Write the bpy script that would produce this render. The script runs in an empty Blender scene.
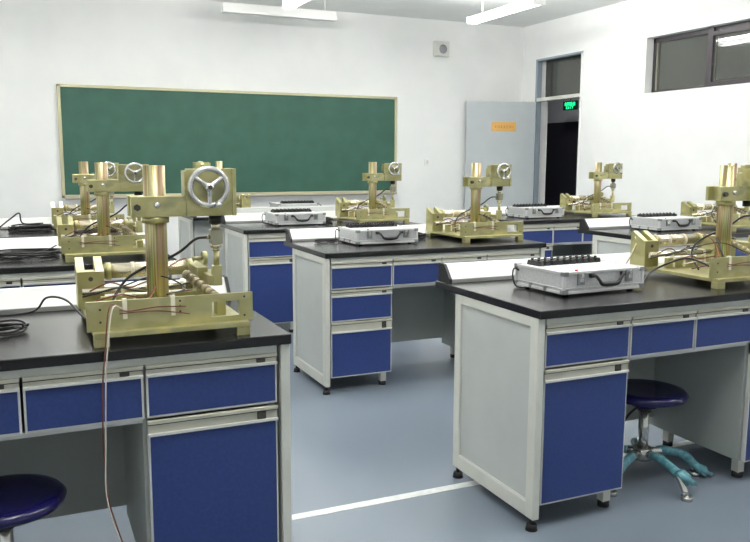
import bpy, bmesh, math, random
from mathutils import Vector, Matrix
random.seed(7)
C = bpy.context.scene
PI = math.pi

# ------------------------------------------------------------------ camera
F, YAW, PITCH, ROLL, H = 790.17, .4231, .1401, .0032, 1.3063
fw = Vector((math.sin(YAW)*math.cos(PITCH), math.cos(YAW)*math.cos(PITCH), -math.sin(PITCH)))
rt = Vector((math.cos(YAW), -math.sin(YAW), 0)); up = rt.cross(fw)
r2 = rt*math.cos(ROLL) + up*math.sin(ROLL); u2 = -rt*math.sin(ROLL) + up*math.cos(ROLL)
cd = bpy.data.cameras.new('camera'); cam = bpy.data.objects.new('camera', cd); C.collection.objects.link(cam)
M = Matrix((r2, u2, -fw)).transposed().to_4x4(); M.translation = Vector((0, 0, H)); cam.matrix_world = M
cd.sensor_fit = 'HORIZONTAL'; cd.sensor_width = 36; cd.lens = F*36/750; cd.clip_start = .05; cd.clip_end = 60
C.camera = cam
# ------------------------------------------------------------------ world, exposure, room lights
w = bpy.data.worlds.new('world'); C.world = w; w.use_nodes = True
w.node_tree.nodes['Background'].inputs[0].default_value = (.6, .7, .9, 1)
w.node_tree.nodes['Background'].inputs[1].default_value = .02
C.view_settings.view_transform = 'Standard'; C.view_settings.look = 'None'
C.view_settings.exposure = 0.52; C.view_settings.gamma = 1; C.view_settings.use_curve_mapping = False
LAMP_W = 34.0
LAMP_COL = (1.0, .99, .955)
LAMPS = [(x, y) for x in (.44, 2.51, 4.58) for y in (1.5, 4.25, 7.03)]
LAMP_Z = 2.81

# ------------------------------------------------------------------ materials
def mat(name, col, rough=.5, metal=0, **k):
    m = bpy.data.materials.new(name); m.use_nodes = True
    b = m.node_tree.nodes['Principled BSDF']
    b.inputs['Base Color'].default_value = (*col, 1); b.inputs['Roughness'].default_value = rough
    b.inputs['Metallic'].default_value = metal
    for a, v in k.items(): b.inputs[a.replace('_', ' ')].default_value = v
    return m
def s(r, g, b):
    f = lambda c: ((c/255+.055)/1.055)**2.4 if c > 10 else c/255/12.92
    return (f(r), f(g), f(b))
def noisy(name, c1, c2, scale=20, rough=.5, metal=0, stretch=(1, 1, 1), detail=3, lo=.35, hi=.65, bump=0, coord='Object', rvar=0):
    m = mat(name, c1, rough, metal); nt = m.node_tree; N = nt.nodes; L = nt.links; b = N['Principled BSDF']
    tc = N.new('ShaderNodeTexCoord'); mp = N.new('ShaderNodeMapping'); mp.inputs['Scale'].default_value = stretch
    no = N.new('ShaderNodeTexNoise'); no.inputs['Scale'].default_value = scale; no.inputs['Detail'].default_value = detail
    cr = N.new('ShaderNodeValToRGB'); cr.color_ramp.elements[0].position = lo; cr.color_ramp.elements[1].position = hi
    cr.color_ramp.elements[0].color = (*c1, 1); cr.color_ramp.elements[1].color = (*c2, 1)
    L.new(tc.outputs[coord], mp.inputs[0]); L.new(mp.outputs[0], no.inputs['Vector']); L.new(no.outputs['Fac'], cr.inputs[0])
    L.new(cr.outputs[0], b.inputs['Base Color'])
    if bump:
        bp = N.new('ShaderNodeBump'); bp.inputs['Strength'].default_value = bump; bp.inputs['Distance'].default_value = .002
        L.new(no.outputs['Fac'], bp.inputs['Height']); L.new(bp.outputs[0], b.inputs['Normal'])
    return m
def emit(name, col, st):
    m = mat(name, col, .5); b = m.node_tree.nodes['Principled BSDF']
    b.inputs['Emission Color'].default_value = (*col, 1); b.inputs['Emission Strength'].default_value = st
    return m
wall_m = noisy('wall_paint', s(236, 237, 236), s(240, 241, 239), 3, .75)
ceil_m = noisy('ceiling_paint', s(238, 239, 238), s(242, 243, 241), 3, .8)
floor_m = noisy('vinyl_floor', s(104, 115, 127), s(122, 132, 144), 260, .38, detail=5, lo=.3, hi=.7)
line_m = noisy('floor_tape', s(226, 229, 226), s(208, 212, 210), 30, .5)
frame_m = noisy('aluminium_profile', s(200, 201, 192), s(208, 209, 201), 6, .42)
rail_m = noisy('handle_profile', s(186, 185, 170), s(196, 195, 181), 8, .38, .15)
panel_m = noisy('grey_melamine', s(180, 184, 181), s(187, 191, 188), 4, .5)
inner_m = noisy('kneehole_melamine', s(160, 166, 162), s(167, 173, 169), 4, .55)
blue_m = noisy('blue_laminate', s(36, 55, 112), s(41, 61, 120), 90, .4)
edge_m = mat('pale_edge_band', s(205, 206, 202), .4)
top_m = noisy('black_epoxy_worktop', s(20, 20, 21), s(27, 27, 29), 120, .27)
dark_m = mat('dark_groove', s(62, 60, 55), .6)
black_m = mat('black_plastic', s(24, 24, 26), .42)
rub_m = mat('black_rubber', s(28, 28, 30), .7)
strip_m = mat('white_enamel', s(236, 238, 234), .35)
striplip_m = mat('grey_aluminium', s(160, 162, 160), .35, .4)
case_m = noisy('textured_aluminium', s(188, 190, 192), s(202, 204, 206), 160, .42, .35, lo=.4, hi=.6)
casel_m = mat('case_edge_aluminium', s(216, 217, 216), .3, .5)
corner_m = mat('case_corner_steel', s(150, 152, 154), .3, .7)
cpanel_m = noisy('instrument_faceplate', s(228, 230, 230), s(216, 219, 221), 60, .4)
red_m = mat('red_button', s(190, 40, 40), .4)
chrome_m = mat('chrome', s(205, 205, 202), .18, .9)
cast_m = noisy('cast_aluminium', s(186, 187, 184), s(206, 206, 203), 40, .26, .75)
steel_m = mat('bright_steel', s(214, 206, 182), .24, .8)
strut_m = mat('ribbed_grey_steel', s(150, 138, 116), .4, .4)
cell_m = mat('brushed_load_cell_steel', s(150, 150, 132), .38, .5)
tie_m = mat('nylon_tie', s(226, 222, 200), .5)
brown_m = mat('brown_wire_insulation', s(110, 62, 45), .5)
redw_m = mat('red_wire_insulation', s(120, 62, 50), .5)
whitew_m = mat('pale_wire_insulation', s(205, 200, 190), .5)
seat_m = noisy('blue_glossy_plastic', s(20, 16, 72), s(24, 19, 80), 10, .22)
wrap_m = noisy('aqua_plastic_wrap', s(70, 128, 140), s(110, 160, 170), 60, .35, bump=.5)
board_m = noisy('chalkboard_green', s(40, 84, 70), s(46, 91, 76), 5, .55)
bframe_m = mat('chalkboard_frame', s(186, 182, 150), .35, .3)
tray_m = mat('chalk_tray', s(186, 180, 164), .5)
door_m = noisy('pale_blue_door_paint', s(180, 186, 189), s(185, 191, 194), 4, .5)
jamb_m = mat('door_frame_paint', s(140, 152, 162), .45)
plate_m = mat('gold_nameplate', s(222, 170, 88), .4)
platetx_m = mat('nameplate_lettering', s(130, 84, 40), .5)
win_m = mat('dark_window_frame', s(66, 62, 66), .4, .3)
winl_m = mat('window_seal', s(120, 118, 108), .5)
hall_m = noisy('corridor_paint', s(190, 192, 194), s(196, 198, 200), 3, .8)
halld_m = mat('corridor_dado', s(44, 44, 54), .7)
green_m = emit('exit_sign_green', (.02, .9, .35), 1.3)
exb_m = mat('exit_sign_case', s(10, 60, 35), .5)
spk_m = mat('speaker_plastic', s(214, 215, 208), .5)
grill_m = mat('speaker_grille', s(140, 141, 146), .6)
tube_m = emit('fluorescent_tube', (1, 1, .97), 9)
fix_m = mat('lamp_housing', s(238, 238, 236), .45)
# glass: dark pane with reflections
gl = bpy.data.materials.new('window_glass'); gl.use_nodes = True
N = gl.node_tree.nodes; L = gl.node_tree.links; N.clear()
o_ = N.new('ShaderNodeOutputMaterial'); mx = N.new('ShaderNodeMixShader'); tr = N.new('ShaderNodeBsdfTransparent'); tr.inputs[0].default_value = (.7, .74, .72, 1)
gs = N.new('ShaderNodeBsdfGlossy'); gs.inputs['Roughness'].default_value = .04; fr = N.new('ShaderNodeFresnel'); fr.inputs[0].default_value = 1.75
df = N.new('ShaderNodeBsdfDiffuse'); df.inputs[0].default_value = (*s(170, 172, 165), 1); mx2 = N.new('ShaderNodeMixShader'); mx2.inputs[0].default_value = .15
L.new(fr.outputs[0], mx.inputs[0]); L.new(tr.outputs[0], mx.inputs[1]); L.new(gs.outputs[0], mx.inputs[2])
L.new(mx.outputs[0], mx2.inputs[1]); L.new(df.outputs[0], mx2.inputs[2]); L.new(mx2.outputs[0], o_.inputs[0])
# yellow-passivated (zinc) steel: olive-gold with faint pink and green streaks
def zinc(name, stretch, scale, streak=True):
    m = bpy.data.materials.new(name); m.use_nodes = True; N = m.node_tree.nodes; L = m.node_tree.links; b = N['Principled BSDF']
    tc = N.new('ShaderNodeTexCoord'); mp = N.new('ShaderNodeMapping'); mp.inputs['Scale'].default_value = stretch
    no = N.new('ShaderNodeTexNoise'); no.inputs['Scale'].default_value = scale; no.inputs['Detail'].default_value = 2.5
    cr = N.new('ShaderNodeValToRGB'); e = cr.color_ramp.elements
    e[0].position = .28; e[0].color = (*s(150, 150, 118), 1); e[1].position = .75; e[1].color = (*(s(204, 194, 132) if not streak else s(176, 168, 110)), 1)
    for p, c_ in ((.38, s(170, 160, 98) if streak else s(184, 180, 132)), (.44, s(168, 140, 122) if streak else s(180, 175, 130)), (.49, s(128, 118, 70) if streak else s(170, 165, 116)), (.54, s(188, 178, 140) if streak else s(172, 168, 120)), (.60, s(134, 152, 92) if streak else s(176, 173, 128))):
        x = e.new(p); x.color = (*c_, 1)
    L.new(tc.outputs['Object'], mp.inputs[0]); L.new(mp.outputs[0], no.inputs['Vector']); L.new(no.outputs['Fac'], cr.inputs[0]); L.new(cr.outputs[0], b.inputs['Base Color'])
    b.inputs['Metallic'].default_value = .65; b.inputs['Roughness'].default_value = .33
    return m
zpost_m = zinc('zinc_plated_column', (60, 60, 1.2), 1.0)
zinc_m = zinc('zinc_plated_steel', (1, 1, 1.6), 7, False)
zbase_m = zinc('zinc_plated_base', (1, 1, 1), 9, False)

# ------------------------------------------------------------------ mesh helpers
class MB:
    def __init__(self): self.bm = bmesh.new(); self.mats = []
    def mi(self, m):
        if m not in self.mats: self.mats.append(m)
        return self.mats.index(m)
    def _fin(self, vs, m, smooth=False):
        fs = {f for v in vs for f in v.link_faces}
        i = self.mi(m)
        for f in fs: f.material_index = i; f.smooth = smooth
        return fs
    def box(self, x0, x1, y0, y1, z0, z1, m, bev=0, rot=None, piv=None):
        r = bmesh.ops.create_cube(self.bm, size=1)
        vs = r['verts']
        for v in vs: v.co = Vector(((x0+x1)/2+v.co.x*(x1-x0), (y0+y1)/2+v.co.y*(y1-y0), (z0+z1)/2+v.co.z*(z1-z0)))
        if rot is not None:
            p = Vector(piv) if piv else Vector(((x0+x1)/2, (y0+y1)/2, (z0+z1)/2))
            bmesh.ops.rotate(self.bm, verts=vs, cent=p, matrix=rot)
        self._fin(vs, m)
        if bev:
            es = list({e for v in vs for e in v.link_edges})
            i = self.mi(m)
            r = bmesh.ops.bevel(self.bm, geom=es, offset=bev, segments=2, affect='EDGES', profile=.5)
            for f in r['faces']: f.material_index = i
        return self
    def cyl(self, a, b, r, m, r2=None, n=24, smooth=True):
        a = Vector(a); b = Vector(b); d = b-a
        q = d.to_track_quat('Z', 'Y').to_matrix().to_4x4(); q.translation = (a+b)/2
        rr = bmesh.ops.create_cone(self.bm, cap_ends=True, segments=n, radius1=r, radius2=r if r2 is None else r2, depth=d.length, matrix=q)
        fs = self._fin(rr['verts'], m, smooth)
        for f in fs:
            if len(f.verts) > 4: f.smooth = False
        return self
    def lathe(self, prof, m, c=(0, 0, 0), n=32, axis='Z'):
        rings = []
        for (r, z) in prof:
            ring = []
            for k in range(n):
                a = 2*PI*k/n
                p = (r*math.cos(a), r*math.sin(a), z) if axis == 'Z' else (r*math.cos(a), z, r*math.sin(a))
                ring.append(self.bm.verts.new(Vector(c)+Vector(p)))
            rings.append(ring)
        i = self.mi(m)
        for a, b in zip(rings, rings[1:]):
            for k in range(n):
                f = self.bm.faces.new((a[k], a[(k+1) % n], b[(k+1) % n], b[k])); f.material_index = i; f.smooth = True
        for ring in (rings[0], rings[-1]):
            f = self.bm.faces.new(ring); f.material_index = i
        return self
    def torus(self, c, R, r, m, n=40, k=10, axis='Y'):
        c = Vector(c); vs = []
        for i in range(n):
            a = 2*PI*i/n; row = []
            for j in range(k):
                b = 2*PI*j/k; rad = R+r*math.cos(b); h = r*math.sin(b)
                row.append(self.bm.verts.new(c+(Vector((rad*math.cos(a), h, rad*math.sin(a))) if axis == 'Y' else Vector((rad*math.cos(a), rad*math.sin(a), h)))))
            vs.append(row)
        q = self.mi(m)
        for i in range(n):
            for j in range(k):
                f = self.bm.faces.new((vs[i][j], vs[(i+1) % n][j], vs[(i+1) % n][(j+1) % k], vs[i][(j+1) % k])); f.material_index = q; f.smooth = True
        return self
    def tube(self, pts, r, m, n=8, sub=6, radii=None):
        P = [Vector(p) for p in pts]
        if len(P) > 2:
            Q = [P[0]*2-P[1]]+P+[P[-1]*2-P[-2]]; S = []; RR = []
            for i in range(1, len(Q)-2):
                for t in range(sub):
                    u = t/sub; a, b, c, d = Q[i-1:i+3]
                    S.append(.5*((2*b)+(c-a)*u+(2*a-5*b+4*c-d)*u*u+(3*b-a-3*c+d)*u**3))
                    if radii: RR.append(radii[i-1]*(1-u)+radii[i]*u)
            S.append(P[-1])
            if radii: RR.append(radii[-1])
        else: S = P; RR = radii
        rings = []; prev = None
        for i, p in enumerate(S):
            d = (S[min(i+1, len(S)-1)]-S[max(i-1, 0)]).normalized()
            if prev is None:
                h = Vector((0, 0, 1)) if abs(d.z) < .9 else Vector((1, 0, 0)); x = d.cross(h).normalized()
            else: x = (prev-d*prev.dot(d)).normalized()
            prev = x; y = d.cross(x); q = RR[i] if RR else r
            rings.append([self.bm.verts.new(p+x*q*math.cos(2*PI*k/n)+y*q*math.sin(2*PI*k/n)) for k in range(n)])
        mi = self.mi(m)
        for a, b in zip(rings, rings[1:]):
            for k in range(n):
                f = self.bm.faces.new((a[k], a[(k+1) % n], b[(k+1) % n], b[k])); f.material_index = mi; f.smooth = True
        for ring in (rings[0][::-1], rings[-1]):
            f = self.bm.faces.new(ring); f.material_index = mi
        return self
    def prism(self, poly, a, b, m, axis='X', bev=0):
        # poly in the plane normal to axis: X -> (y,z), Y -> (x,z), Z -> (x,y)
        def P(u, v, t): return {'X': (t, u, v), 'Y': (u, t, v), 'Z': (u, v, t)}[axis]
        A = [self.bm.verts.new(P(u, v, a)) for u, v in poly]; B = [self.bm.verts.new(P(u, v, b)) for u, v in poly]
        i = self.mi(m); n = len(poly)
        for k in range(n):
            f = self.bm.faces.new((A[k], A[(k+1) % n], B[(k+1) % n], B[k])); f.material_index = i
        for ring in (A[::-1], B):
            f = self.bm.faces.new(ring); f.material_index = i
        return self
    def build(self, name, parent=None, label=None):
        bmesh.ops.recalc_face_normals(self.bm, faces=self.bm.faces)
        me = bpy.data.meshes.new(name); self.bm.to_mesh(me); self.bm.free()
        for m in self.mats: me.materials.append(m)
        o = bpy.data.objects.new(name, me); C.collection.objects.link(o)
        if parent: o.parent = parent
        if label: o['label'] = label
        return o
def empty(name, loc, rz=0):
    o = bpy.data.objects.new(name, None); C.collection.objects.link(o); o.location = loc; o.rotation_euler = (0, 0, rz); o.empty_display_size = .1
    return o
def tag(o, label, cat, group=None):
    o['label'] = label; o['category'] = cat
    if group: o['group'] = group
    return o
def struct(o): o['kind'] = 'structure'; return o
KIDS = {}
def kids(o): return [c for c in C.collection.objects if c.parent == o]
def copy_tree(o, parent=None):
    c = o.copy(); C.collection.objects.link(c); c.parent = parent
    for ch in kids(o): copy_tree(ch, c)
    return c

# ------------------------------------------------------------------ room shell
WX, WY, CZ, LX, BY = 6.324, 9.19, 3.074, -1.3, -2.2
TH = .2
struct(MB().box(LX-TH, 8.6, BY-TH, 12.6, -.12, 0, floor_m).build('floor'))
struct(MB().box(LX-TH, WX+TH, BY-TH, WY+TH, CZ, CZ+.15, ceil_m).build('ceiling'))
struct(MB().box(LX-TH, WX, WY, WY+TH, 0, CZ, wall_m).build('wall_front'))
struct(MB().box(LX-TH, LX, BY, WY, 0, CZ, wall_m).build('wall_left'))
struct(MB().box(LX-TH, WX+TH, BY-TH, BY, 0, CZ, wall_m).build('wall_back'))
DY0, DY1, DZ = 7.93, 8.875, 2.615
WY0, WY1, WZ0, WZ1 = 4.35, 6.865, 2.033, 2.624
b = MB()
b.box(WX, WX+TH, DY1, WY+TH, 0, CZ, wall_m)
b.box(WX, WX+TH, DY0, DY1, DZ, CZ, wall_m)
b.box(WX, WX+TH, WY1, DY0, 0, CZ, wall_m)
b.box(WX, WX+TH, WY0, WY1, 0, WZ0, wall_m).box(WX, WX+TH, WY0, WY1, WZ1, CZ, wall_m)
b.box(WX, WX+TH, BY, WY0, 0, CZ, wall_m)
struct(b.build('wall_right'))
# corridor beyond the door and the high window
b = MB()
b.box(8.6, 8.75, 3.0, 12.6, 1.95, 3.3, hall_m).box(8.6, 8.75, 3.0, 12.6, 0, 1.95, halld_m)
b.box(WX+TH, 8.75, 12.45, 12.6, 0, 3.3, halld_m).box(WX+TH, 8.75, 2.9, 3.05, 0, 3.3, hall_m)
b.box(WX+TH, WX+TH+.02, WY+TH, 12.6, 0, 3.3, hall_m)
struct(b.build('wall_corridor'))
struct(MB().box(WX+TH, 8.75, 2.9, 12.6, 3.1, 3.25, hall_m).build('ceiling_corridor'))
cl = bpy.data.lights.new('corridor_fill', 'AREA'); cl.size = .5; cl.energy = 12; clo = bpy.data.objects.new('corridor_fill', cl); C.collection.objects.link(clo); clo.location = (7.5, 9.8, 3.05)  # added fill with no visible fitting, lifts the darkness beyond the door
# floor line of white tape
tag(MB().box(LX, WX-.01, 2.612, 2.655, 0, .0015, line_m).build('floor_tape'), 'white tape line running across the blue-grey vinyl floor under the nearest benches', 'tape')

# door: frame + leaf opened against the chalkboard wall
d = struct(MB()
    .box(WX-.01, WX+.06, DY1-.04, DY1, 0, DZ, jamb_m).box(WX-.01, WX+.06, DY0, DY0+.025, 0, DZ, wall_m)
    .box(WX-.01, WX+.06, DY0, DY1, DZ-.025, DZ, jamb_m)
    .box(WX-.012, WX+.06, DY0+.02, DY1-.035, 2.07, 2.115, frame_m, .003).build('door_1'))
MB().box(WX+.15, WX+.158, DY0+.002, DY1-.002, 2.09, DZ-.002, gl).build('transom_pane', d)
lf = empty('door_2', (WX-.015, DY1-.02, 0)); struct(lf)
ang = math.atan2(9.10-(DY1-.02), 5.395-(WX-.015)); lf.rotation_euler = (0, 0, ang)
MB().box(0, .945, -.02, .02, .008, 2.065, door_m, .003).build('door_leaf', lf)
# nameplate on the face towards the camera (local +y side after the turn is down-screen)
nb = MB().box(.27, .60, .02, .028, 1.685, 1.80, plate_m, .003)
npl = nb.build('nameplate', lf, 'small gold nameplate with a row of brown characters')
t = MB(); x = .30
glyphs = [[(0, 1, .5, .5), (.5, .5, 0, 1), (.1, .9, .1, .1), (.2, .8, .8, .8)], [(0, 1, .9, .9), (.1, .1, 0, .9), (.9, .9, 0, .9), (.3, .7, .5, .5), (.3, .7, .2, .2)],
          [(0, 1, .6, .6), (.3, .3, 0, 1), (.7, .7, 0, 1), (0, 1, .1, .1)], [(.5, .5, 0, 1), (0, 1, .7, .7), (.1, .9, .35, .35), (0, 1, 0, 0)],
          [(0, 1, 1, 1), (.5, .5, 0, 1), (.1, .9, .5, .5), (0, 0, 0, .5), (0, 1, 0, 0)], [(.1, .9, .8, .8), (.2, .2, 0, .8), (.8, .8, 0, .8), (.2, .8, .4, .4)], [(0, 0, .1, .9), (.6, 1, .6, .6), (.7, .7, .0, .6)]]
for g in glyphs[::-1]:
    for (a, b2, c_, d_) in g:
        X0, X1 = x+(1-b2)*.026, x+(1-a)*.026
        Z0, Z1 = 1.722+c_*.036, 1.722+d_*.036
        t.box(X0-.0014, X1+.0014, .027, .0295, Z0-.0014, Z1+.0014, platetx_m)
    x += .039
t.build('lettering', npl)
hb = MB().cyl((.88, .02, 1.02), (.88, .065, 1.02), .011, chrome_m).box(.76, .89, .055, .073, 1.008, 1.03, chrome_m, .004)
hb.build('door_handle', lf)
for z in (.25, 1.05, 1.85): MB().cyl((0, 0, z), (0, 0, z+.11), .012, chrome_m).build('hinge', lf)

# high window
wn = MB(); X0, X1 = WX+.10, WX+.15
wn.box(X0, X1, WY0, WY1, WZ1-.05, WZ1, win_m).box(X0, X1, WY0, WY1, WZ0, WZ0+.03, win_m)
wn.box(X0, X1, WY1-.035, WY1, WZ0, WZ1, win_m).box(X0, X1, WY0, WY0+.05, WZ0, WZ1, win_m)
wn.box(X0-.03, X1, 6.02, 6.09, WZ0, WZ1, win_m).box(X0-.03, X1-.02, 5.12, 5.17, WZ0+.02, WZ1-.04, win_m)
wn.box(X0-.03, X1-.02, 5.17, 6.02, WZ0+.015, WZ0+.055, win_m).box(X0-.03, X1-.02, 5.17, 6.02, WZ1-.085, WZ1-.045, win_m)
wn.box(X0-.012, X1-.03, 5.97, 5.985, WZ0+.06, WZ1-.09, winl_m).box(X0-.012, X1-.03, 5.2, 5.98, WZ0+.056, WZ0+.066, winl_m)
wn.box(X0+.005, X1-.01, 6.80, 6.825, WZ0+.03, WZ1-.05, winl_m)
wo = struct(wn.build('window_1'))
MB().box(X0+.025, X0+.03, 6.09, WY1-.03, WZ0+.03, WZ1-.05, gl).build('window_pane', wo)
MB().box(X0-.012, X0-.007, 5.17, 6.02, WZ0+.05, WZ1-.085, gl).build('window_pane', wo)
MB().box(X0+.025, X0+.03, WY0+.04, 5.13, WZ0+.03, WZ1-.05, gl).build('window_pane', wo)
# exit sign in the corridor
ex = empty('exit_sign', (8.3, 10.70, 2.12)); ex.scale = (1, .85, .85); tag(ex, 'small lit green exit sign glowing in the dark corridor beyond the door', 'exit sign')
MB().box(0, .03, -.21, .21, 0, .17, exb_m, .004).build('sign_case', ex)
MB().cyl((.015, 0, .17), (.015, 0, .97), .006, black_m).build('hanging_rod', ex)
t = MB()
for k in range(4):
    y = .155-k*.085
    for (a, b2, c_, d_) in glyphs[k]:
        t.box(-.004, 0, y-b2*.06-.005, y-a*.06+.005, .085+c_*.06-.005, .085+d_*.06+.005, green_m)
LET = {'E': [(0, 0, 0, 1), (0, 1, 0, 0), (0, .8, .5, .5), (0, 1, 1, 1)], 'I': [(.5, .5, 0, 1)], 'T': [(.5, .5, 0, 1), (0, 1, 1, 1)]}
for k, chh in enumerate('EXIT'):
    y = .10-k*.055
    if chh == 'X':
        for sg in (1, -1):
            t.box(-.004, 0, y-.018-.005, y-.018+.005, .02, .068, green_m, rot=Matrix.Rotation(sg*.6, 3, 'X'))
    else:
        for (a, b2, c_, d_) in LET[chh]:
            t.box(-.004, 0, y-b2*.036-.004, y-a*.036+.004, .024+c_*.04-.004, .024+d_*.04+.004, green_m)
t.build('lettering', ex)

# chalkboard
cb = empty('chalkboard', (2.427, WY, .888)); tag(cb, 'long green chalkboard in a thin pale metal frame on the front wall', 'chalkboard')
BW, BH = 3.995, 1.2
MB().box(-BW/2+.02, BW/2-.02, -.022, -.002, .02, BH-.02, board_m).build('writing_surface', cb)
b = MB()
b.box(-BW/2, BW/2, -.035, -.001, BH-.03, BH, bframe_m, .003).box(-BW/2, BW/2, -.035, -.001, 0, .03, bframe_m, .003)
b.box(-BW/2, -BW/2+.035, -.035, -.001, 0, BH, bframe_m, .003).box(BW/2-.035, BW/2, -.035, -.001, 0, BH, bframe_m, .003)
b.build('board_frame', cb)
MB().box(-BW/2+.03, BW/2-.03, -.11, -.036, -.018, -.004, tray_m, .003).box(-BW/2+.03, BW/2-.03, -.11, -.10, -.018, .012, tray_m, .002).build('chalk_tray', cb)
# wall speaker and switch
sp = empty('wall_speaker', (5.052, WY, 2.715)); tag(sp, 'small square white speaker with a round grey grille high on the front wall', 'speaker')
MB().box(-.105, .105, -.05, -.001, -.095, .095, spk_m, .008).build('speaker_box', sp)
g = MB().lathe([(.0001, -.056), (.03, -.058), (.055, -.054), (.058, -.049), (.0001, -.049)], grill_m, (.012, 0, -.005), 32, 'Y'); g.build('grille', sp)
sw = empty('light_switch', (4.875, WY, 1.275)); tag(sw, 'white light switch on the front wall between chalkboard and open door', 'light switch')
MB().box(-.043, .043, -.009, -.001, -.043, .043, fix_m, .003).build('switch_plate', sw)
MB().box(-.014, .014, -.014, -.009, -.025, .025, spk_m, .002).build('rocker', sw)

# ceiling lamps
def make_lamp():
    r = empty('fluorescent_lamp', (0, 0, LAMP_Z))
    MB().box(-.028, .028, -.62, .62, -.03, .03, fix_m, .004).build('housing', r)
    for sx in (-.046, .046): MB().cyl((sx, -.595, -.03), (sx, .595, -.03), .014, tube_m, n=16).build('tube', r)
    for yy in (-.61, .61): MB().box(-.064, .064, yy-.012, yy+.012, -.05, .02, fix_m).build('lamp_holder', r)
    for yy in (-.4, .4): MB().cyl((0, yy, .03), (0, yy, CZ-LAMP_Z), .005, fix_m, n=10).build('hanging_rod', r)
    for nm, rx, ry, e, lc in (('down', 0, 0, .23, (0, 0, -.06)), ('left', 0, PI/2+.95, .42, (-.075, 0, .0)), ('right', 0, -PI/2-.95, .42, (.075, 0, .0))):
        ld = bpy.data.lights.new('tube_light', 'AREA'); ld.shape = 'RECTANGLE'; ld.size = .10 if nm == 'down' else .05; ld.size_y = 1.18; ld.energy = LAMP_W*e; ld.color = LAMP_COL
        lo = bpy.data.objects.new('tube_light', ld); C.collection.objects.link(lo); lo.parent = r; lo.location = lc; lo.rotation_euler = (rx, ry, 0)
    return r
lamp0 = make_lamp()
vis = {(2.51, 7.03): 'twin-tube fluorescent lamp hanging nearest the middle of the chalkboard', (4.58, 7.03): 'bright twin-tube fluorescent lamp hanging above and left of the open door'}
for i, (lx, ly) in enumerate(LAMPS):
    o = lamp0 if i == 0 else copy_tree(lamp0)
    o.location = (lx, ly, LAMP_Z)
    xs = {.44: 'left', 2.51: 'middle', 4.58: 'right'}[lx]
    ys = {-1.2: 'behind the viewer', 1.5: 'over the nearest bench row', 4.25: 'over the second bench row', 7.03: 'by the front wall'}[ly]
    tag(o, vis.get((lx, ly), 'twin-tube fluorescent ceiling lamp of the %s line, %s' % (xs, ys)), 'ceiling lamp', 'fluorescent lamps on the ceiling')
# board lamp hung before the wall
bl = empty('chalkboard_lamp', (2.725, 8.6, 2.85)); tag(bl, 'long white unlit batten lamp hung above the chalkboard', 'lamp')
MB().prism([(-.06, .0), (.05, .0), (.05, .085), (-.02, .10), (-.06, .02)], -.645, .645, fix_m).build('housing', bl)
for xx in (-.5, .53): MB().cyl((xx, .02, .09), (xx, .02, CZ-2.85), .006, fix_m, n=10).build('hanging_rod', bl)

# ------------------------------------------------------------------ lab benches
W_, D_ = 1.46, .745
def handle(b, x0, x1, z0, z1, y=0):
    b.box(x0, x1, y-.008, y+.004, z1-.011, z1, rail_m, .002)
    b.box(x0, x1, y-.010, y+.004, z0, z0+.008, edge_m, .001)
    b.box(x0+.001, x1-.001, y-.001, y+.006, z0+.005, z1-.006, rail_m)
    b.box(x0+.001, x1-.001, y-.0015, y+.002, z1-.0145, z1-.0105, dark_m)
def front(root, kind, x0, x1, z0, z1, hz):
    """one drawer or door: pale edge, blue face, aluminium handle rail on top (hz high)"""
    y = .022
    b = MB(); b.box(x0, x1, y, y+.018, z0, z1-hz, edge_m, .0015)
    b.box(x0+.006, x1-.006, y-.0015, y+.002, z0+.007, z1-hz-.003, blue_m)
    o = b.build(kind, root)
    h = MB(); handle(h, x0, x1, z1-hz, z1, y); h.build('handle', o, 'pale metal handle rail')
    MB().box(x1-.062, x1-.036, y-.006, y+.001, z1-hz+.009, z1-.014, dark_m, .001).build('lock', o)
    return o
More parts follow.
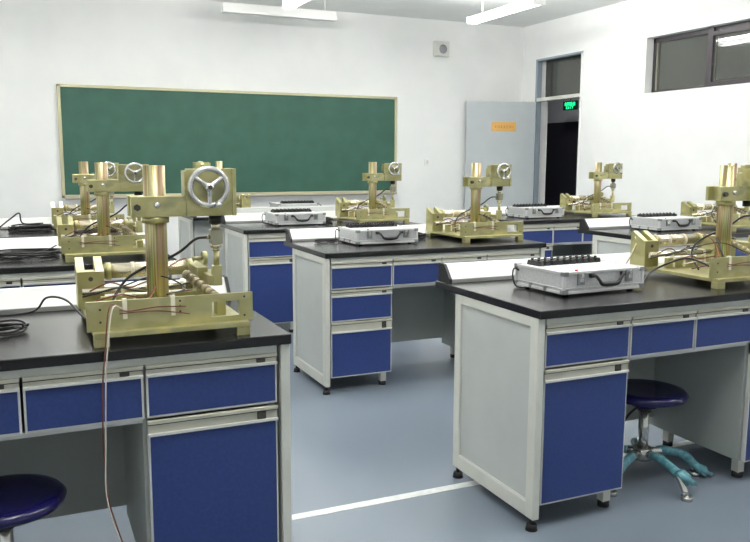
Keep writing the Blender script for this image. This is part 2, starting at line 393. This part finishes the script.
def make_bench(split=False):
    r = empty('lab_bench', (0, 0, 0))
    MB().box(0, W_, 0, D_, .77, .80, top_m, .003).build('worktop', r, 'black worktop')
    for a, sgn in ((.002, 1), (W_-.002, -1)):
        b = MB(); xi = a+sgn*.028; lo, hi = min(a, xi), max(a, xi)
        b.box(lo, hi, .012, .058, .045, .77, frame_m, .002).box(lo, hi, .532, .577, .045, .77, frame_m, .002)
        b.box(lo, hi, .058, .532, .045, .10, frame_m, .002).box(lo, hi, .058, .532, .735, .77, frame_m, .002)
        b.box(lo+.008, hi-.008, .055, .537, .098, .738, panel_m)
        b.box(lo+.003, hi-.003, .058, .532, .10, .105, edge_m)
        e = b.build('end_panel', r)
        for yy in (.035, .554):
            x = (lo+hi)/2
            MB().cyl((x, yy, .022), (x, yy, .05), .008, rub_m, n=12).cyl((x, yy, 0), (x, yy, .022), .022, rub_m, r2=.018, n=20).build('foot', e)
    # top rail behind the drawers and side cheeks
    MB().box(.04, W_-.04, .018, .045, .745, .77, frame_m, .002).build('top_rail', r)
    b = MB().box(.042, .06, .045, .55, .09, .742, panel_m).box(.405, .422, .045, .55, .09, .742, inner_m).box(.06, .405, .53, .545, .09, .742, inner_m).box(.06, .405, .045, .53, .09, .105, inner_m)
    b.build('cabinet', r)
    b = MB().box(W_-.06, W_-.042, .045, .55, .09, .742, panel_m).box(1.035, 1.052, .045, .55, .09, .742, inner_m).box(1.052, W_-.06, .53, .545, .09, .742, inner_m).box(1.052, W_-.06, .045, .53, .09, .105, inner_m)
    b.build('cabinet', r)
    MB().box(.422, 1.035, .528, .545, .13, .742, inner_m).build('back_panel', r)
    MB().box(.422, 1.035, .042, .055, .575, .59, edge_m).box(.422, 1.035, .055, .528, .578, .588, inner_m).build('drawer_shelf', r)
    front(r, 'drawer', .040, .412, .592, .745, .034)
    front(r, 'drawer', .418, .728, .592, .745, .034)
    front(r, 'drawer', .735, 1.038, .592, .745, .034)
    front(r, 'drawer', 1.045, 1.420, .592, .745, .034)
    if split:
        front(r, 'drawer', .040, .412, .410, .585, .036)
        front(r, 'drawer', .040, .412, .090, .405, .060)
    else: front(r, 'cabinet_door', .040, .412, .090, .585, .045)
    front(r, 'cabinet_door', 1.045, 1.420, .090, .585, .045)
    for x, y in ((.385, .09), (1.09, .09), (.385, .48), (1.09, .48)):
        MB().box(x-.018, x+.018, y-.018, y+.018, .022, .09, frame_m, .002).cyl((x, y, 0), (x, y, .024), .022, rub_m, n=18).build('leg', r)
    # sloped white socket strip along the back edge
    st = MB().prism([(.655, .80), (.655, .816), (.700, .872), (.743, .872), (.743, .80)], .026, W_-.03, strip_m)
    st.box(.026, W_-.028, .648, .657, .80, .817, striplip_m, .002)
    so = st.build('socket_strip', r, 'sloped white socket strip along the back edge')
    MB().prism([(.648, .80), (.648, .818), (.697, .875), (.744, .875), (.744, .80)], .014, .026, black_m).build('end_cap', so, 'dark end cap')
    MB().prism([(.648, .80), (.648, .818), (.697, .875), (.744, .875), (.744, .80)], W_-.03, W_-.018, black_m).build('end_cap', so, 'dark end cap')
    return r
bench = make_bench(); bench_split = make_bench(True)
BG = 'blue-fronted laboratory benches'
BENCH = [
 (bench, 1.590, 2.165, 0, 'nearest bench on the right, a silver case on it and a stool under it'),
 (None, -.752, 2.165, 0, 'nearest bench on the left, cut off by the left edge, wires hanging down its front'),
 (bench_split, 1.505, 4.0, 0, 'middle bench with three stacked blue drawers at its left end, behind the nearest right bench'),
 (None, -.74, 4.04, 0, 'bench directly behind the nearest left one, only its black top and blue drawer tops showing'),
 (None, 1.465, 5.56, 0, 'third-row bench below the chalkboard, narrow blue door seen left of the middle bench'),
 (None, -.76, 5.62, 0, 'furthest bench at the left edge, only its black top showing with wires on it'),
 (None, 3.795, 4.0, 0, 'bench by the right wall, seen just behind the nearest right bench'),
 (None, 3.765, 5.53, 0, 'third-row bench before the open door, blue drawers over a dark kneehole'),
 (None, 1.385+W_, 6.95+D_, PI, 'rearmost bench turned round, plain grey back towards the room, below the chalkboard'),
]
for src, x, y, rz, lab in BENCH:
    o = src or copy_tree(bench); o.location = (x, y, 0); o.rotation_euler.z = rz
    tag(o, lab, 'lab bench', BG)
# rear panel of the turned bench (seen from behind)
rear = [q for q in C.collection.objects if q.type == 'EMPTY' and q.get('label', '').startswith('rearmost')][0]
MB().box(.04, W_-.04, .546, .56, .08, .77, panel_m).build('rear_panel', rear)

# ------------------------------------------------------------------ testing rigs
def make_rig(gauge=True):
    r = empty('bending_test_rig', (0, 0, 0))
    MB().box(0, .43, 0, .49, .026, .040, zbase_m, .0015).build('base_plate', r)
    for x in (.02, .41):
        for y in (.02, .47): MB().box(x-.02, x+.02, y-.018, y+.018, 0, .026, zinc_m, .002).build('foot', r)
    # front plate with a window at its right end
    b = MB(); y0, y1 = .028, .038
    b.box(-.015, .325, y0, y1, .040, .122, zinc_m).box(.405, .445, y0, y1, .040, .122, zinc_m)
    b.box(.325, .405, y0, y1, .10, .122, zinc_m).box(.325, .405, y0, y1, .040, .056, zinc_m)
    for hx, hz in ((.02, .1), (.02, .065), (.235, .11), (.235, .095), (.235, .08), (.42, .055), (.42, .11)):
        b.cyl((hx, y0-.0012, hz), (hx, y0+.001, hz), .0032, dark_m, n=10)
    fp = b.build('front_plate', r)
    for x in (.085, .215): MB().box(x-.006, x+.006, y0-.004, y0, .07, .122, tie_m, .001).box(x-.006, x+.006, y0-.004, y1+.004, .122, .126, tie_m).build('cable_tie', fp)
    MB().tube([(.07, y0-.004, .096), (.1, y0-.006, .092), (.17, y0-.005, .098), (.25, y0-.004, .094)], .0018, brown_m).build('wire', fp)
    MB().tube([(.07, y0-.004, .086), (.12, y0-.006, .088), (.18, y0-.005, .086), (.26, y0-.004, .072)], .0016, redw_m).build('wire', fp)
    # left bearing block: two cheeks with a slot, low web, clamp hole
    b = MB()
    b.prism([(.41, .040), (.41, .156), (.478, .194), (.49, .186), (.49, .040)], -.012, .012, zinc_m)
    b.prism([(.41, .040), (.41, .156), (.478, .194), (.49, .186), (.49, .040)], .044, .068, zinc_m)
    b.box(.012, .044, .43, .49, .040, .150, zinc_m)
    b.box(-.012, .068, .40, .411, .040, .156, zinc_m, .001)
    b.cyl((.028, .4, .132), (.028, .3985, .132), .007, dark_m, n=16)
    b.build('bearing_block', r)
    # tubular specimen and lower rods
    b = MB(); b.cyl((.072, .45, .148), (.36, .45, .148), .024, steel_m, n=28)
    for x in (.085, .345): b.cyl((x-.008, .45, .148), (x+.008, .45, .148), .028, zinc_m, n=28)
    sp_ = b.build('specimen_tube', r, 'bright steel tube')
    for x in (.16, .255): MB().cyl((x-.005, .45, .148), (x+.005, .45, .148), .0265, tie_m, n=24).build('cable_tie', sp_)
    MB().cyl((.0, .385, .095), (.36, .385, .095), .011, steel_m, n=18).build('lower_rod', r)
    MB().box(.05, .36, .33, .345, .040, .085, zinc_m, .001).build('rear_rail', r)
    for x in (.12, .23, .31): MB().box(x-.005, x+.005, .365, .372, .040, .108, tie_m).box(x-.005, x+.005, .365, .405, .104, .109, tie_m).build('tie_post', r)
    for x in (.09, .15, .27): MB().box(x-.004, x+.004, .326, .330, .044, .088, tie_m).box(x-.004, x+.004, .326, .350, .085, .089, tie_m).build('tie_post', r)
    for q in range(4):
        yy = .14+q*.05
        MB().tube([(.03, yy+.03, .06+q*.012), (.10, yy, .075+q*.014), (.17, yy+.03, .06+q*.012), (.24, yy-.01, .08+q*.01), (.32, yy+.04, .07+q*.014)], .0024, (brown_m, whitew_m, redw_m, black_m)[q]).build('wire', r)
    MB().tube([(.02, .36, .10), (.08, .35, .125), (.14, .36, .105), (.2, .37, .12), (.3, .38, .12)], .0025, brown_m).build('wire', r)
    MB().tube([(.0, .38, .08), (.1, .33, .11), (.2, .2, .16), (.27, .13, .13), (.2, .03, .13)], .0022, black_m).build('wire', r)
    MB().tube([(.1, .12, .05), (.17, .16, .10), (.22, .24, .16), (.29, .36, .18), (.33, .43, .18)], .0028, redw_m).build('wire', r)
    # right end: yoke, knob, loading block, dial strut
    MB().box(.34, .375, .30, .49, .040, .165, zinc_m, .002).box(.36, .40, .21, .36, .118, .150, zinc_m, .002).build('right_support', r)
    MB().cyl((.372, .37, .185), (.386, .37, .185), .023, zinc_m, n=28).cyl((.34, .37, .185), (.372, .37, .185), .007, zinc_m).build('knurled_knob', r)
    b = MB(); A = Vector((.300, .27, .150)); B = Vector((.375, .16, .085)); dv = B-A
    for k in range(7):
        p = A+dv*(k/7); q = A+dv*((k+.62)/7); b.cyl(p, q, .0145, strut_m, n=18)
    b.cyl(A-dv*.05, B+dv*.06, .011, zinc_m, n=14).build('spring_strut', r)
    MB().box(.362, .39, .13, .17, .04, .085, zinc_m, .002).build('strut_foot', r)
    # column
    b = MB().cyl((.205, .22, .040), (.205, .22, .487), .032, zpost_m, n=40).cyl((.205, .22, .040), (.205, .22, .052), .05, zinc_m, n=32)
    b.build('column', r, 'streaky plated round column')
    # clamp and arm
    b = MB()
    b.box(.130, .435, .178, .192, .337, .398, zinc_m, .002)            # front cheek
    b.box(.130, .435, .248, .262, .337, .398, zinc_m, .002)            # rear cheek
    b.box(.238, .300, .19, .25, .345, .390, zinc_m)
    b.box(.415, .435, .19, .25, .337, .398, zinc_m).box(.158, .174, .19, .25, .337, .398, zinc_m)
    b.cyl((.205, .22, .318), (.205, .22, .338), .040, zinc_m, n=32)
    arm = b.build('loading_arm', r)
    MB().cyl((.147, .178, .366), (.147, .163, .366), .010, dark_m, n=6).build('clamp_bolt', arm)
    MB().lathe([(.0001, .171), (.008, .172), (.010, .178), (.0001, .179)], cast_m, (.205, 0, .372), 18, 'Y').build('screw_head', arm)
    # head with screw gearbox
    b = MB().box(.288, .432, .168, .180, .337, .478, zinc_m, .002).box(.298, .422, .18, .255, .390, .455, zinc_m, .003)
    b.box(.425, .437, .16, .26, .337, .478, zinc_m, .001).box(.283, .295, .168, .215, .398, .472, zinc_m, .001)
    b.cyl((.365, .22, .455), (.365, .22, .470), .020, steel_m, n=20)
    hd = b.build('gear_head', r)
    # handwheel
    R = .054
    b = MB().torus((0, 0, 0), R, .0085, cast_m)
    for a in (-90, 35, 145):
        a = math.radians(a); e = Vector((R*math.cos(a), 0, R*math.sin(a)))
        b.tube([(0, -.004, 0), (e.x/2, -.002, e.z/2), tuple(e)], .007, cast_m, radii=[.010, .0065, .0075])
    b.lathe([(.0001, -.018), (.010, -.017), (.014, -.008), (.014, .012), (.008, .03), (.0001, .03)], cast_m, (0, 0, 0), 20, 'Y')
    hw = b.build('handwheel', r, 'cast aluminium three-spoke handwheel'); hw.location = (.350, .140, .424)
    MB().cyl((0, -.019, 0), (0, -.024, 0), .007, dark_m, n=6).build('hub_bolt', hw)
    ka = math.radians(-68)
    MB().lathe([(.0001, -.045), (.008, -.042), (.010, -.03), (.006, -.005), (.0001, 0)], cast_m, (R*math.cos(ka), 0, R*math.sin(ka)), 16, 'Y').build('crank_knob', hw)
    # load cell under the head
    b = MB().cyl((.385, .22, .31), (.385, .22, .337), .020, black_m, n=24); b.build('collar', r, 'black collar')
    b = MB().cyl((.385, .22, .292), (.385, .22, .312), .014, steel_m, n=20).box(.367, .403, .20, .24, .248, .292, cell_m, .003)
    b.cyl((.385, .22, .236), (.385, .22, .248), .017, steel_m, n=20).cyl((.385, .22, .225), (.385, .22, .236), .012, steel_m, n=20)
    b.cyl((.367, .22, .268), (.356, .22, .268), .006, steel_m, n=12)
    lc = b.build('load_cell', r, 'silver load cell')
    MB().tube([(.356, .22, .268), (.325, .235, .262), (.285, .26, .225), (.24, .28, .198), (.19, .29, .18), (.13, .30, .145), (.09, .28, .10), (.05, .2, .05)], .0042, black_m).build('sensor_cable', lc, 'black cable')
    MB().cyl((.385, .22, .178), (.385, .22, .226), .009, zinc_m, n=18).box(.371, .399, .205, .235, .118, .180, zinc_m, .002).build('push_rod', r)
    return r
rig = make_rig()
RG = 'plated steel bending test rigs'
RIGS = [
 (rig, .165, 2.200, 0, 'large brass-coloured steel test rig with a handwheel, on the nearest left bench'),
 (None, 2.512, 2.262, 0, 'brass-coloured steel test rig on the nearest right bench, cut off by the right edge'),
 (None, 2.485, 4.175, 0, 'brass-coloured steel test rig on the middle bench, standing in front of the pale open door'),
 (None, .195, 4.130, 0, 'brass-coloured steel test rig on the second left bench, partly behind the biggest rig'),
 (None, 2.410, 5.640, 0, 'brass-coloured steel test rig at the lower right corner of the chalkboard, behind a silver case'),
 (None, .225, 5.740, 0, 'furthest left test rig, its column and arm before the left end of the chalkboard'),
 (None, 4.700, 5.650, 0, 'test rig on the bench beside the dark doorway, against the white right wall'),
 (None, 4.68, 4.120, 0, 'test rig on the right bench by the wall, half hidden behind the nearest right rig'),
 (None, 1.915, 7.535, PI, 'rearmost test rig turned round, bearing block showing right of the biggest handwheel'),
]
for src, x, y, rz, lab in RIGS:
    o = src or copy_tree(rig); o.location = (x, y, .80); o.rotation_euler.z = rz
    tag(o, lab, 'testing machine', RG)
    for ch in kids(o):
        if not src and ch.name.startswith('handwheel'): ch.scale = (.86, 1, .86); ch.location = (.362, .140, .434)
        if 'cut off by the right edge' in lab and ch.name.split('.')[0] in ('column', 'loading_arm', 'gear_head', 'handwheel', 'load_cell', 'push_rod', 'right_support', 'knurled_knob', 'spring_strut', 'strut_foot'): ch.location.x += .05

# ------------------------------------------------------------------ instrument cases
def make_case():
    r = empty('instrument_case', (0, 0, 0)); Wc, Dc = .405, .30
    b = MB().box(.004, Wc-.004, .004, Dc-.004, .012, .088, case_m)
    for x in (0, Wc-.012):
        for y in (0, Dc-.012): b.box(x, x+.012, y, y+.012, .010, .09, casel_m, .002)
    for z in (.010, .030, .084):
        hh = .010 if z != .030 else .003
        b.box(0, Wc, -.0, .006, z, z+hh, casel_m, .001).box(0, Wc, Dc-.006, Dc, z, z+hh, casel_m, .001)
        b.box(0, .006, 0, Dc, z, z+hh, casel_m, .001).box(Wc-.006, Wc, 0, Dc, z, z+hh, casel_m, .001)
    b.build('case_body', r)
    for x in (-.0015, Wc-.0235):
        for z in (.010, .078):
            MB().box(x, x+.025, -.0015, .020, z, z+.017, corner_m, .002).build('corner_guard', r)
            MB().box(x, x+.025, Dc-.018, Dc+.0015, z, z+.017, corner_m, .002).build('corner_guard', r)
    for yy in (.10, .19): MB().box(-.0015, .004, yy, yy+.014, .010, .030, corner_m).build('edge_bracket', r)
    for x in (.082, .323):
        MB().box(x-.018, x+.018, -.005, .001, .042, .088, corner_m, .002).box(x-.009, x+.009, -.009, -.004, .052, .082, chrome_m, .002).box(x-.006, x+.006, -.012, -.008, .070, .086, chrome_m, .001).build('latch', r)
    b = MB().tube([(.128, -.006, .076), (.142, -.016, .074), (.158, -.020, .056), (.172, -.020, .044), (.21, -.020, .041), (.248, -.020, .044), (.262, -.020, .056), (.278, -.016, .074), (.292, -.006, .076)], .007, black_m, n=10, radii=[.006, .006, .006, .009, .010, .009, .006, .006, .006])
    for x in (.132, .288): b.box(x-.010, x+.010, -.012, .002, .068, .084, black_m, .002)
    b.build('carry_handle', r, 'black carry handle')
    for x in (.04, .365):
        for y in (.035, .265): MB().cyl((x, y, 0), (x, y, .012), .012, rub_m, n=16).build('foot', r)
    b = MB().box(.012, Wc-.012, .012, Dc-.012, .086, .0915, cpanel_m, .001)
    for k in range(10):
        for j in range(3): b.box(.05+k*.03, .062+k*.03, .13-j*.035, .134-j*.035, .0913, .0922, corner_m)
    b.box(.29, .375, .03, .06, .0913, .0925, case_m)
    fp = b.build('faceplate', r, 'white control panel')
    for k in range(10):
        x = .040+k*.0325
        MB().prism([(x, .0915), (x+.026, .0915), (x+.022, .110), (x+.004, .110)], .195, .272, black_m, 'Y').cyl((x+.013, .214, .109), (x+.013, .214, .117), .006, black_m, n=10).cyl((x+.013, .254, .109), (x+.013, .254, .117), .006, black_m, n=10).build('terminal', fp, 'black terminal block')
    MB().cyl((.085, .03, .0912), (.085, .03, .097), .006, red_m, n=12).build('button', fp, 'small red button')
    MB().tube([(.0, .27, .07), (-.02, .275, .078), (-.03, .27, .05), (-.025, .255, .012), (-.005, .23, .005), (.02, .24, .005)], .0035, black_m).build('power_cord', r, 'black cord looping from the left side')
    return r
case = make_case()
CG = 'silver instrument cases on the benches'
CASES = [
 (case, 1.825, 2.350, .05, 'largest silver instrument case, on the nearest right bench'),
 (None, 1.800, 4.260, .0, 'silver instrument case on the middle bench with the three stacked drawers'),
 (None, 1.775, 5.78, .0, 'silver instrument case on the third-row bench right below the chalkboard, handle facing forward'),
 (None, 4.000, 5.700, .0, 'silver instrument case on the bench in front of the open door'),
 (None, 4.160, 4.300, .0, 'silver instrument case on the right bench, partly behind the nearest right rig'),
 (None, 2.62, 7.42, PI, 'rearmost silver instrument case, turned round, just under the chalk tray'),
]
for src, x, y, rz, lab in CASES:
    o = src or copy_tree(case); o.location = (x, y, .80); o.rotation_euler.z = rz
    tag(o, lab, 'instrument case', CG)

# ------------------------------------------------------------------ stools
def make_stool(h, wrap, off=-16):
    r = empty('stool', (0, 0, 0))
    MB().lathe([(.0001, h-.004), (.10, h-.006), (.135, h), (.155, h-.004), (.166, h-.016), (.160, h-.032), (.13, h-.040), (.06, h-.050), (.05, h-.075), (.0001, h-.075)], seat_m, n=48).build('seat', r, 'glossy dark blue round seat')
    MB().cyl((0, 0, .10), (0, 0, h-.07), .021, chrome_m).cyl((0, 0, h-.095), (0, 0, h-.075), .030, black_m).build('gas_column', r, 'chrome column')
    MB().tube([(-.03, 0, h-.07), (-.09, -.02, h-.085), (-.13, -.03, h-.11)], .005, black_m).build('height_lever', r)
    MB().cyl((0, 0, .085), (0, 0, .135), .038, chrome_m).build('hub', r)
    for k in range(5):
        a = math.radians(-72+k*72+off); cx, sx = math.cos(a), math.sin(a)
        pts = [(.03*cx, .03*sx, .115), (.12*cx, .12*sx, .112), (.19*cx, .19*sx, .085), (.235*cx, .235*sx, .022)]
        l = MB().tube(pts, .014, chrome_m, n=10, radii=[.017, .015, .014, .012]).build('leg', r)
        MB().cyl((.24*cx, .24*sx, 0), (.24*cx, .24*sx, .018), .022, chrome_m, n=18).build('glide', l)
        if wrap:
            b = MB(); pp = [(.07*cx, .05*sx, .116), (.10*cx, .10*sx, .116), (.15*cx, .15*sx, .104), (.19*cx, .19*sx, .088)]
            if k in (1,): pp.append((.225*cx, .225*sx, .05))
            b.tube(pp, .02, wrap_m, n=10, radii=[.017, .019, .017, .020, .02][:len(pp)])
            if k in (0, 1):
                for q in range(8):
                    e = Vector(pp[-1]); b.tube([tuple(e), (e.x+random.uniform(.0, .05), e.y+random.uniform(-.05, .03), e.z-random.uniform(.0, .03)), (e.x+random.uniform(.02, .07), e.y+random.uniform(-.06, .04), max(.01, e.z-random.uniform(.02, .06)))], .01, wrap_m, radii=[.013, .014, .004])
            b.build('plastic_wrap', l, 'torn aqua plastic wrapping')
    return r
st = make_stool(.385, True); st.location = (2.295, 2.40, 0); tag(st, 'blue round stool with aqua-wrapped chrome star base under the nearest right bench', 'stool', 'stools under the benches')
st = make_stool(.385, False, 0); st.location = (-.085, 2.32, 0); tag(st, 'blue round stool under the nearest left bench, cut off at the picture corner', 'stool', 'stools under the benches')
st = make_stool(.42, False); st.location = (4.42, 5.62, 0); tag(st, 'blue round stool in the dark kneehole of the bench before the door', 'stool', 'stools under the benches')

# ------------------------------------------------------------------ loose cables
b = MB()   # twisted pair hanging down the front of the left bench
b.tube([(.255, 2.222, .905), (.222, 2.17, .915), (.205, 2.150, .80), (.196, 2.150, .72), (.190, 2.152, .55), (.196, 2.155, .40), (.215, 2.16, .31), (.235, 2.17, .22), (.25, 2.18, .05), (.26, 2.24, .004), (.30, 2.4, .004)], .0020, brown_m)
b.tube([(.262, 2.222, .900), (.229, 2.168, .91), (.209, 2.146, .79), (.203, 2.146, .72), (.196, 2.146, .56), (.191, 2.15, .42), (.204, 2.155, .33), (.226, 2.166, .24), (.245, 2.176, .05), (.265, 2.24, .009), (.31, 2.4, .004)], .0019, whitew_m)
hwo = b.build('hanging_wire'); hwo.location.x = -.018; tag(hwo, 'thin brown and white wire pair hanging down the front of the nearest left bench', 'wire')
def coil(name, cx, cy, n, rx, ry, lab, mats=(black_m,), r=.004, extra=None, z=.805):
    b = MB()
    for k in range(n):
        a0 = random.uniform(0, 6); pts = []
        for t in range(9):
            a = a0+t*.72; f = 1+random.uniform(-.18, .18)
            pts.append((cx+rx*f*math.cos(a), cy+ry*f*math.sin(a), z+k*.006+random.uniform(0, .006)))
        b.tube(pts, r, mats[k % len(mats)])
    for p in (extra or []): b.tube(p, r, mats[0])
    tag(b.build(name), lab, 'cable', 'loose black cables on the left benches')
coil('power_cable', -.06, 2.50, 4, .06, .05, 'tangled black cable coil on the nearest left bench top', r=.0032, extra=[
    [(-.3, 2.55, .82), (-.1, 2.56, .84), (.02, 2.55, .85), (.06, 2.52, .895), (.11, 2.46, .895), (.15, 2.36, .86), (.17, 2.29, .855)]])
coil('power_cable', .02, 4.38, 6, .15, .10, 'flat loops of black cable on the second left bench top', extra=[[(-.3, 4.45, .81), (-.1, 4.3, .812), (.1, 4.42, .83), (.17, 4.5, .85)]])
coil('power_cable', .07, 6.00, 7, .13, .10, 'bunched dark wires on the furthest left bench top', r=.005, extra=[[(-.15, 6.0, .82), (-.05, 6.0, .90), (.0, 6.0, .93), (.02, 6.0, .86), (.15, 6.1, .85)]])
coil('power_cable', 1.70, 4.50, 3, .07, .05, 'thin black lead curled left of the case on the middle bench', r=.003)
coil('power_cable', 2.33, 4.52, 5, .05, .06, 'dark plug leads heaped between case and rig on the middle bench', r=.005)
coil('power_cable', 2.24, 5.98, 6, .06, .08, 'dark plug leads heaped between case and rig under the chalkboard', r=.006)
tag(MB().tube([(2.30, 2.46, .806), (2.42, 2.52, .85), (2.52, 2.46, .90), (2.56, 2.40, .89), (2.61, 2.34, .852), (2.66, 2.37, .88), (2.68, 2.42, .955), (2.75, 2.5, .975), (2.85, 2.50, .97)], .0042, black_m).build('power_cable'), 'black cable waving from the nearest right case to the rig beside it', 'cable', 'leads running between case and rig')
tag(MB().tube([(2.44, 2.74, .806), (2.50, 2.72, .93), (2.50, 2.725, .97)], .0034, steel_m).build('antenna_lead'), 'thin grey lead rising from the nearest right bench to the rig block', 'cable')
